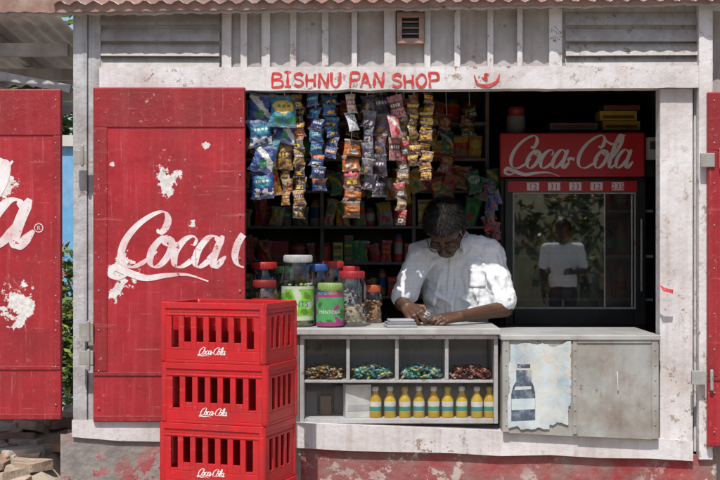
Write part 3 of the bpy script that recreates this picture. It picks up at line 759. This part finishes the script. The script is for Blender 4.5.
# ================================================================= PEOPLE
def hand(b,W,D,Nn,side,curl,s=1.0,thumb=.5):
    W=V(W);D=V(D).normalized();Nn=V(Nn);Nn=(Nn-D*Nn.dot(D)).normalized();U=D.cross(Nn)*side
    offs=(.031,.0105,-.0105,-.030); Ls=(.070,.079,.073,.057); kn=(.088,.092,.087,.078)
    for i in range(4):
        Kp=W+D*kn[i]*s+U*offs[i]*s-Nn*.004*s*(1 if i in(1,2) else 0)
        b.cap(W+D*.005*s+U*offs[i]*.45*s,Kp,.0185*s,.0125*s)
        if i<3: b.cap(W+D*.05*s+U*offs[i]*.7*s,W+D*(kn[i]-.012)*s+U*(offs[i]-.01)*s,.014*s,.011*s)
        p=Kp; ang=0; r=.0098*s*(1,.99,.96,.86)[i]
        dirU=U*offs[i]*3.2
        for k,(fr,cu) in enumerate(zip((.44,.31,.25),curl[i] if isinstance(curl[0],(list,tuple)) else curl)):
            ang+=cu; d=((D+dirU).normalized()*math.cos(ang)+Nn*math.sin(ang)).normalized()
            q=p+d*Ls[i]*fr*s*1.05; b.cap(p,q,r*(1-.09*k),r*(.93-.09*k),seg=10); p=q
    p=W+D*.022*s+U*.020*s+Nn*.004*s
    for k,(d,L) in enumerate((((D*.62+U*.75+Nn*.25),.046),((D*.85+U*(.35-.5*thumb)+Nn*(.3+.3*thumb)),.036),((D*.95-U*.3*thumb+Nn*(.3+.2*thumb)),.028))):
        q=p+d.normalized()*L*s; b.cap(p,q,(.0155,.0118,.0105)[k]*s,(.012,.0108,.0088)[k]*s,seg=10); p=q
def head(parent,Hc,pitch,yaw,s,glasses=True,roll=0):
    Mh=Matrix.Translation(V(Hc))@Matrix.Rotation(yaw,4,'Z')@Matrix.Rotation(roll,4,'Y')@Matrix.Rotation(pitch,4,'X')@Matrix.Scale(s,4)
    b=B('head',M_skin,parent); b.M=Mh
    b.ell((0,.012,.035),(.073,.094,.082)); b.ell((0,-.03,-.025),(.060,.058,.075)); b.ell((0,-.055,-.085),(.030,.026,.026))
    b.cap((-.045,.0,-.055),(-.018,-.058,-.088),.022,.018); b.cap((.045,.0,-.055),(.018,-.058,-.088),.022,.018)
    b.cap((-.035,-.072,.022),(.035,-.072,.022),.013,.013)
    b.cap((0,-.082,.015),(0,-.105,-.028),.008,.0125); b.ell((-.013,-.094,-.032),(.009,.010,.008)); b.ell((.013,-.094,-.032),(.009,.010,.008))
    for sx in(-1,1):
        b.ell((sx*.040,-.058,-.022),(.022,.022,.020)); b.ell((sx*.030,-.072,.003),(.015,.010,.009))
        b.ell((sx*.076,.012,-.005),(.010,.019,.032),Matrix.Rotation(sx*.35,3,'Z')); b.ell((sx*.074,.004,-.028),(.008,.010,.012))
    b.cap((-.020,-.082,-.055),(.020,-.082,-.055),.007,.007); b.cap((-.016,-.080,-.066),(.016,-.080,-.066),.0075,.0075)
    o=b.done(); blend(o,.0035,3)
    b=B('features',[M_hair,M_matte],parent); b.M=Mh
    for sx in(-1,1):
        b.cap((sx*.014,-.088,.027),(sx*.045,-.078,.029),.0045,.003)
        b.cap((sx*.020,-.081,.001),(sx*.040,-.076,.001),.0022,.0018)
    b.cap((-.024,-.087,-.047),(0,-.094,-.043),.004,.006); b.cap((.024,-.087,-.047),(0,-.094,-.043),.004,.006)
    b.done()
    b=B('hair',M_hair,parent); b.M=Mh
    def ok(p): return not((p.y<-.03 and p.z<.070+ .1*max(0,-(p.y+.075))) or p.z<-.035 or (p.z<.01 and p.y<.02))
    b.ell((0,.016,.042),(.085,.103,.090),keep=ok,nu=44,nv=32,disp=lambda p:p*(1+.10*noise.noise(p*34)))
    Rr=random.Random(3)
    for k in range(9000):
        a=Rr.uniform(0,6.283); zz=Rr.uniform(-.9,1); q=math.sqrt(1-zz*zz); nrm=V((q*math.cos(a),q*math.sin(a),zz))
        p=V((0,.016,.042))+V((nrm.x*.086,nrm.y*.104,nrm.z*.091))
        if not ok(p+V((0,-.006,-.004))): continue
        crown=V((0,.07,.10)); t=(p-crown); t=(t-nrm*t.dot(nrm)); t=t.normalized() if t.length>1e-4 else V((1,0,0))
        t=(t+V((Rr.uniform(-.6,.6),Rr.uniform(-.6,.6),Rr.uniform(-.6,.6)))+nrm*Rr.uniform(.2,.8)).normalized()
        L=Rr.uniform(.014,.030); sd=t.cross(nrm).normalized()*.0011
        b.add([p-sd,p+sd,p+t*L],[(0,1,2)])
    b.done()
    if glasses:
        b=B('eyeglasses',M_frame,parent); b.M=Mh
        for sx in(-1,1):
            c=V((sx*.032,-.098,-.002)); pr=None
            for k in range(17):
                t=2*math.pi*k/16; p=c+V((.025*math.cos(t),0.004*abs(math.cos(t)),.018*math.sin(t)))
                if pr is not None: b.cap(pr,p,.0022,.0022,seg=6)
                pr=p
            b.cap((sx*.057,-.094,.003),(sx*.083,-.02,.004),.002,.002,seg=6); b.cap((sx*.083,-.02,.004),(sx*.080,.03,-.004),.002,.002,seg=6)
        b.cap((-.008,-.100,.002),(.008,-.100,.002),.0022,.0022,seg=6); b.done()

PS=empty('shopkeeper')
SR=V((.295,.50,1.425)); SL=V((.635,.50,1.44)); ER=V((.205,.45,1.19)); EL=V((.705,.42,1.165)); WR=V((.222,.235,1.185)); WL=V((.47,.20,1.142))
NB=V((.46,.50,1.48)); HC=V((.408,.335,1.548))
b=B('arms_and_neck',M_skin,PS)
b.cap(SR,ER,.048,.038); b.cap(ER,WR,.040,.026); b.cap(SL,EL,.048,.038); b.cap(EL,WL,.042,.027)
b.cap(NB-V((0,-.03,.04)),HC+V((.012,.07,-.005)),.056,.052)
b.cap(NB+V((0,.08,-.20)),NB-V((0,-.03,.04)),.05,.056)
b.cap(NB+V((0,.05,-.10)),SR,.04,.045); b.cap(NB+V((0,.05,-.10)),SL,.04,.045)
hand(b,WR,(.42,-.80,-.40),(.55,.1,-.8),1,[(.55,.6,.4),(.75,.6,.4),(.9,.7,.5),(1.0,.8,.5)],1.08,.9)
hand(b,WL,(-.90,-.36,-.12),(-.25,.25,-1),-1,[(.25,.45,.3),(.35,.5,.35),(.45,.6,.4),(.5,.6,.4)],1.08,.6)
o=b.done(); blend(o,.0034,3)
b=B('shirt',M_shirt,PS)
b.ell((.475,.62,1.10),(.17,.14,.22)); b.ell((.468,.58,1.30),(.175,.13,.20)); b.ell((.466,.55,1.41),(.17,.115,.11))
b.cap((.46,.535,1.46),SR+V((.02,.01,.01)),.078,.068); b.cap((.475,.535,1.47),SL-V((.02,-.01,-.01)),.082,.068)
b.cap((.46,.57,1.48),(.46,.56,1.52),.085,.066)
b.cap(SR,SR.lerp(ER,.80),.069,.062); b.cap(SL,SL.lerp(EL,.90),.071,.066)
b.cap(SR.lerp(ER,.6),SR.lerp(ER,.82)+V((-.004,-.004,0)),.058,.064)
b.cap((.555,.5,1.36),(.59,.47,1.17),.085,.065)
for (p,q,r) in (((.36,.455,1.40),(.27,.42,1.26),.015),((.40,.455,1.34),(.36,.46,1.18),.014),((.60,.42,1.38),(.66,.385,1.22),.016),((.55,.425,1.36),(.57,.40,1.20),.014),((.47,.45,1.30),(.45,.46,1.14),.013),((.50,.44,1.22),(.58,.42,1.16),.014),((.66,.40,1.33),(.72,.37,1.22),.013),((.37,.45,1.24),(.45,.455,1.19),.013)):
    b.cap(p,q,r,r*.6)
o=b.done(); blend(o,.0065,4,disp=[(.030,.09),(.012,.035)])
SHIRT=o
def wrapped(name,grid,mt,off=.003,thick=.002):
    nu=len(grid[0]); nv=len(grid); b=B(name,mt,PS)
    b.add([p for r in grid for p in r],[(j*nu+i,j*nu+i+1,(j+1)*nu+i+1,(j+1)*nu+i) for j in range(nv-1) for i in range(nu-1)],smooth=True)
    o=b.done(); s=o.modifiers.new('sw','SHRINKWRAP'); s.target=SHIRT; s.wrap_method='PROJECT'; s.use_project_y=True; s.use_negative_direction=True; s.use_positive_direction=True; s.offset=off
    so=o.modifiers.new('so','SOLIDIFY'); so.thickness=thick; return o
wrapped('placket',[[(.438+.03*i/3-.02*j/24,.25,1.44-.30*j/24) for i in range(4)] for j in range(25)],M_shirt)
wrapped('pocket',[[(.53+.08*i/8,.25,1.36-.09*j/8) for i in range(9)] for j in range(9)],M_shirt,.0025)
b=B('collar',M_shirt,PS)
vs=[];fs=[];n=30
for i in range(n+1):
    t=math.radians(-90+24+(360-48)*i/n)
    fr=(1-math.sin(t))/2
    cx_=V((.457+.070*math.cos(t),.505+.078*math.sin(t),1.540-.055*fr))
    out=V((math.cos(t),math.sin(t),0)); tip=(abs(i-n/2)/(n/2))**5
    vs+= [cx_+out*.004+V((0,0,-.03)),cx_+V((0,0,.018)),cx_+out*.010+V((0,0,.018)),cx_+out*(.032+.01*tip)+V((0,0,-.022-.035*tip))]
for i in range(n):
    for k in range(3): fs.append((i*4+k,i*4+k+1,(i+1)*4+k+1,(i+1)*4+k))
b.add(vs,fs,smooth=True); o=b.done(); so=o.modifiers.new('so','SOLIDIFY'); so.thickness=.003
head(PS,HC,math.radians(56),math.radians(-12),1.14)
b=B('trousers',M_trouser,PS)
b.ell((.47,.68,.93),(.18,.16,.12)); 
for sx in(-1,1):
    b.cap((.47+sx*.09,.66,.90),(.47+sx*.13,.50,.86),.09,.07); b.cap((.47+sx*.13,.50,.86),(.47+sx*.12,.56,.56),.065,.045); b.cap((.47+sx*.12,.56,.53),(.47+sx*.13,.47,.51),.035,.028)
o=b.done(); blend(o,.012,3)
b=B('stool',M_wood); b.box(.27,.67,.55,.9,.76,.80)
for x in(.29,.62):
    for y in (.57,.85): b.box(x,x+.035,y,y+.035,.482,.76)
b.done(.004)
b=B('tobacco_box',M_print); b.M=Matrix.Translation((X(400,.1),.07,ct+.001))@Matrix.Rotation(.15,4,'Z')
b.box(-.07,.07,-.05,.05,0,.012,(.35,.36,.38)); b.box(-.065,.066,-.048,.047,.0125,.024,(.22,.22,.24)); b.box(-.055,.06,-.04,.04,.0245,.036,(.42,.42,.42)); b.done(.003)
b=B('small_sachet',M_foil); pack(b,.315,.10,1.155,.035,.045,Gy,Wt,Gy,2,.5,.4); b.done()

# pedestrian standing on the road (seen mirrored in the fridge door)
PD=empty('pedestrian'); ox=1.50; oy=-8.0
b=B('skin_parts',M_skin,PD)
sr=V((ox-.19,oy,1.40)); sl=V((ox+.19,oy,1.40)); er=V((ox-.25,oy+.02,1.13)); el=V((ox+.25,oy+.03,1.13)); wr=V((ox-.24,oy+.1,.90)); wl=V((ox+.10,oy+.26,1.12))
b.cap(sr,er,.048,.038); b.cap(er,wr,.038,.026); b.cap(sl,el,.048,.038); b.cap(el,wl,.038,.026); b.cap((ox,oy,1.38),(ox,oy+.01,1.52),.058,.052)
hand(b,wr,(0,.1,-1),(1,0,0),1,(.2,.3,.2)); hand(b,wl,(-.8,.5,.1),(0,1,-.4),-1,(.4,.5,.3))
o=b.done(); blend(o,.004,3)
b=B('shirt',M_pshirt,PD); b.ell((ox,oy,1.25),(.18,.12,.22)); b.ell((ox,oy,1.02),(.17,.12,.20)); b.cap(sr,sl,.07,.07); b.cap(sr,sr.lerp(er,.75),.068,.06); b.cap(sl,sl.lerp(el,.75),.068,.06)
o=b.done(); blend(o,.01,3,disp=[(.02,.08)])
b=B('trousers',M_trouser,PD); b.ell((ox,oy,.90),(.165,.12,.12))
for sx in(-1,1): b.cap((ox+sx*.09,oy,.86),(ox+sx*.1,oy-.01,.48),.088,.062); b.cap((ox+sx*.1,oy-.01,.48),(ox+sx*.11,oy+.01,.12),.062,.05); b.cap((ox+sx*.11,oy,.075),(ox+sx*.12,oy+.15,.065),.042,.035)
o=b.done(); blend(o,.012,3)
head(PD,(ox,oy+.02,1.60),.1,math.pi+.5,1.0,False)

# ================================================================= VEGETATION etc
def leaves(b,c,r,n,cols,sz=.05,rr=R):
    for k in range(n):
        d=V((rr.gauss(0,1),rr.gauss(0,1),rr.gauss(0,1))).normalized()*(rr.random()**.4)
        p=V((c[0]+d.x*r[0],c[1]+d.y*r[1],c[2]+d.z*r[2]))
        if p.z<.02: continue
        a=V((rr.gauss(0,1),rr.gauss(0,1),rr.gauss(0,.5))).normalized(); q=a.orthogonal().normalized(); q=(q+a.cross(q)*rr.uniform(-1,1)).normalized()
        s=sz*rr.uniform(.6,1.3); c_=rr.choice(cols); sh_=rr.uniform(.6,1.2)
        b.add([p-a*s,p+q*s*.4,p+a*s,p-q*s*.4],[(0,1,2,3)],[min(1,v*sh_) for v in c_])
gl=[(.07,.13,.025),(.10,.17,.03),(.05,.09,.02),(.16,.20,.04)]
b=B('flowering_bush',M_leaf)
for k in range(16):
    leaves(b,(-2.05+R.uniform(-.45,.4),4.6+R.uniform(-.5,.5),R.uniform(.2,1.55)),(.28,.28,.25),380,gl+[(.26,.28,.05),(.2,.24,.05)],.045)
leaves(b,(-2.05,4.1,.9),(.6,.5,.9),60,[(.5,.08,.1)],.04)
for k in range(8): b.cap((-2.05+R.uniform(-.1,.1),4.6,0),(-2.05+R.uniform(-.5,.4),4.6+R.uniform(-.3,.3),R.uniform(.8,1.5)),.02,.008,(.12,.09,.05))
b.done()
def tree(x,y,h,name='tree'):
    e=empty(name); b=B('trunk',M_bark,e); top=V((x,y,h*.5)); b.cap((x,y,-.1),top,h*.035,h*.022)
    lv=B('crown',M_leaf,e)
    for k in range(9):
        a=R.uniform(0,6.28); q=V((x+math.cos(a)*h*R.uniform(.1,.32),y+math.sin(a)*h*R.uniform(.1,.32),h*R.uniform(.55,.92)))
        b.cap(top-V((0,0,R.uniform(0,h*.15))),q,h*.014,h*.005); leaves(lv,q,(h*.17,h*.17,h*.12),230,gl[:3],h*.024)
    b.done(); lv.done()
for x,y,h in ((-8,-21,6),(-1,-22,6.5),(5,-21,5.5),(11,-22,7),(-4.5,11,5),(-9,13,6),(4,13,6)): tree(x,y,h)
b=B('earth_bank',M_bank); vs=[];fs=[]; nx=120; prof=[(-12.2,-.05),(-12.8,.6),(-13.6,1.5),(-14.5,2.2),(-16,2.5),(-19,2.4),(-22,-.1)]
for y,z in prof:
    for i in range(nx+1):
        x=-24+48*i/nx; vs.append((x,y+.5*noise.noise(V((x*.5,y,0))),z+(.35*noise.noise(V((x*.6,y*.6,2)))+.1*noise.noise(V((x*3,y*3,2))) if z>.3 else 0)))
for j in range(len(prof)-1):
    for i in range(nx): fs.append((j*(nx+1)+i,j*(nx+1)+i+1,(j+1)*(nx+1)+i+1,(j+1)*(nx+1)+i))
b.add(vs,fs,smooth=True); b.done()
b=B('roadside_shrubs',M_leaf)
for k in range(60):
    t=R.random(); leaves(b,(R.uniform(-9,11),-12.6-t*2.6,.4+t*2.3),(.6,.5,.45),110,gl+[(.26,.22,.12),(.28,.28,.12)],.11)
b.done()
b=B('blue_boundary_wall',[M_blue,M_pale]); b.box(-7,-2.2,6,6.2,0,2.35); b.box(-7.05,-2.15,5.95,6.25,2.35,2.45,mi=1); 
for k in range(4): b.box(-6.9+k*1.5,-6.65+k*1.5,5.94,5.999,0,2.35,mi=1)
b.done()
def hm(x,y):
    return max(.0,.60*max(0,1-((y-.75)/1.6)**2)**.7*min(1,max(.0,(-1.28-x)*3+.55))+.05*noise.noise(V((x*3,y*3,0))))
b=B('earth_mound',M_ground); vs=[];fs=[]
for j in range(31):
    for i in range(31): x=-3.6+2.24*i/30; y=-1.0+3.5*j/30; vs.append((x,y,hm(x,y)-.03))
for j in range(30):
    for i in range(30): fs.append((j*31+i,j*31+i+1,(j+1)*31+i+1,(j+1)*31+i))
b.add(vs,fs,smooth=True); b.done()
b=B('rubble_pile',M_rock)
for k in range(520):
    x=R.uniform(-3.3,-1.42); y=R.uniform(-.8,2.0) if k>300 else R.uniform(-.6,.8); s=R.choice([.03,.05,.07,.10,.14])*R.uniform(.8,1.3)
    z=hm(x,y)-.012
    c=R.choice([(.40,.31,.23),(.46,.38,.30),(.32,.23,.18),(.48,.26,.17),(.50,.45,.39),(.5,.08,.07) if R.random()<.15 else (.42,.34,.26)])
    rot=Matrix.Rotation(R.uniform(0,6),3,'Z')@Matrix.Rotation(R.uniform(-.35,.35),3,'X')
    sd=R.uniform(0,99); fl=.3 if s<.08 else .17
    def dd(p,sd=sd,s=s):
        q=V((math.copysign(min(abs(p.x),s*.62),p.x),math.copysign(min(abs(p.y),s*.45),p.y),math.copysign(min(abs(p.z),s*fl),p.z)))
        return q*(1+.35*noise.noise(q*(.6/s)+V((sd,0,0))))
    b.ell((x,y,z),(s*1.1,s*.85,s*.6),rot,c,nu=12,nv=8,disp=dd)
o=b.done()
for p in o.data.polygons: p.use_smooth=False

# ================================================================= LIGHT & CAMERA
el=math.radians(59); sp=V((-.22,-1,0)).normalized()*math.cos(el)+V((0,0,math.sin(el)))
L=bpy.data.lights.new('sun','SUN'); L.energy=5.0; L.angle=math.radians(.53); L.color=(1,.95,.88)
lo=bpy.data.objects.new('sun',L); bpy.context.collection.objects.link(lo); lo.rotation_euler=(-sp).to_track_quat('-Z','Y').to_euler()
w=bpy.data.worlds.new('World'); bpy.context.scene.world=w; w.use_nodes=True; nt=w.node_tree
bg=nt.nodes.get('Background') or nt.nodes.new('ShaderNodeBackground')
sk=nt.nodes.new('ShaderNodeTexSky'); sk.sky_type='NISHITA'; sk.sun_disc=False; sk.sun_elevation=el; sk.sun_rotation=math.atan2(sp.x,sp.y); sk.dust_density=2.0; sk.air_density=1.0
nt.links.new(sk.outputs[0],bg.inputs[0]); bg.inputs[1].default_value=.14
c=bpy.data.cameras.new('camera'); co=bpy.data.objects.new('camera',c); bpy.context.collection.objects.link(co)
co.location=(0,CAMY,CZ); co.rotation_euler=(math.radians(90),0,0); c.sensor_width=36; c.lens=F/720*36; c.clip_end=1000
sc=bpy.context.scene; sc.camera=co
sc.view_settings.view_transform='Standard'; sc.view_settings.look='None'; sc.view_settings.exposure=0
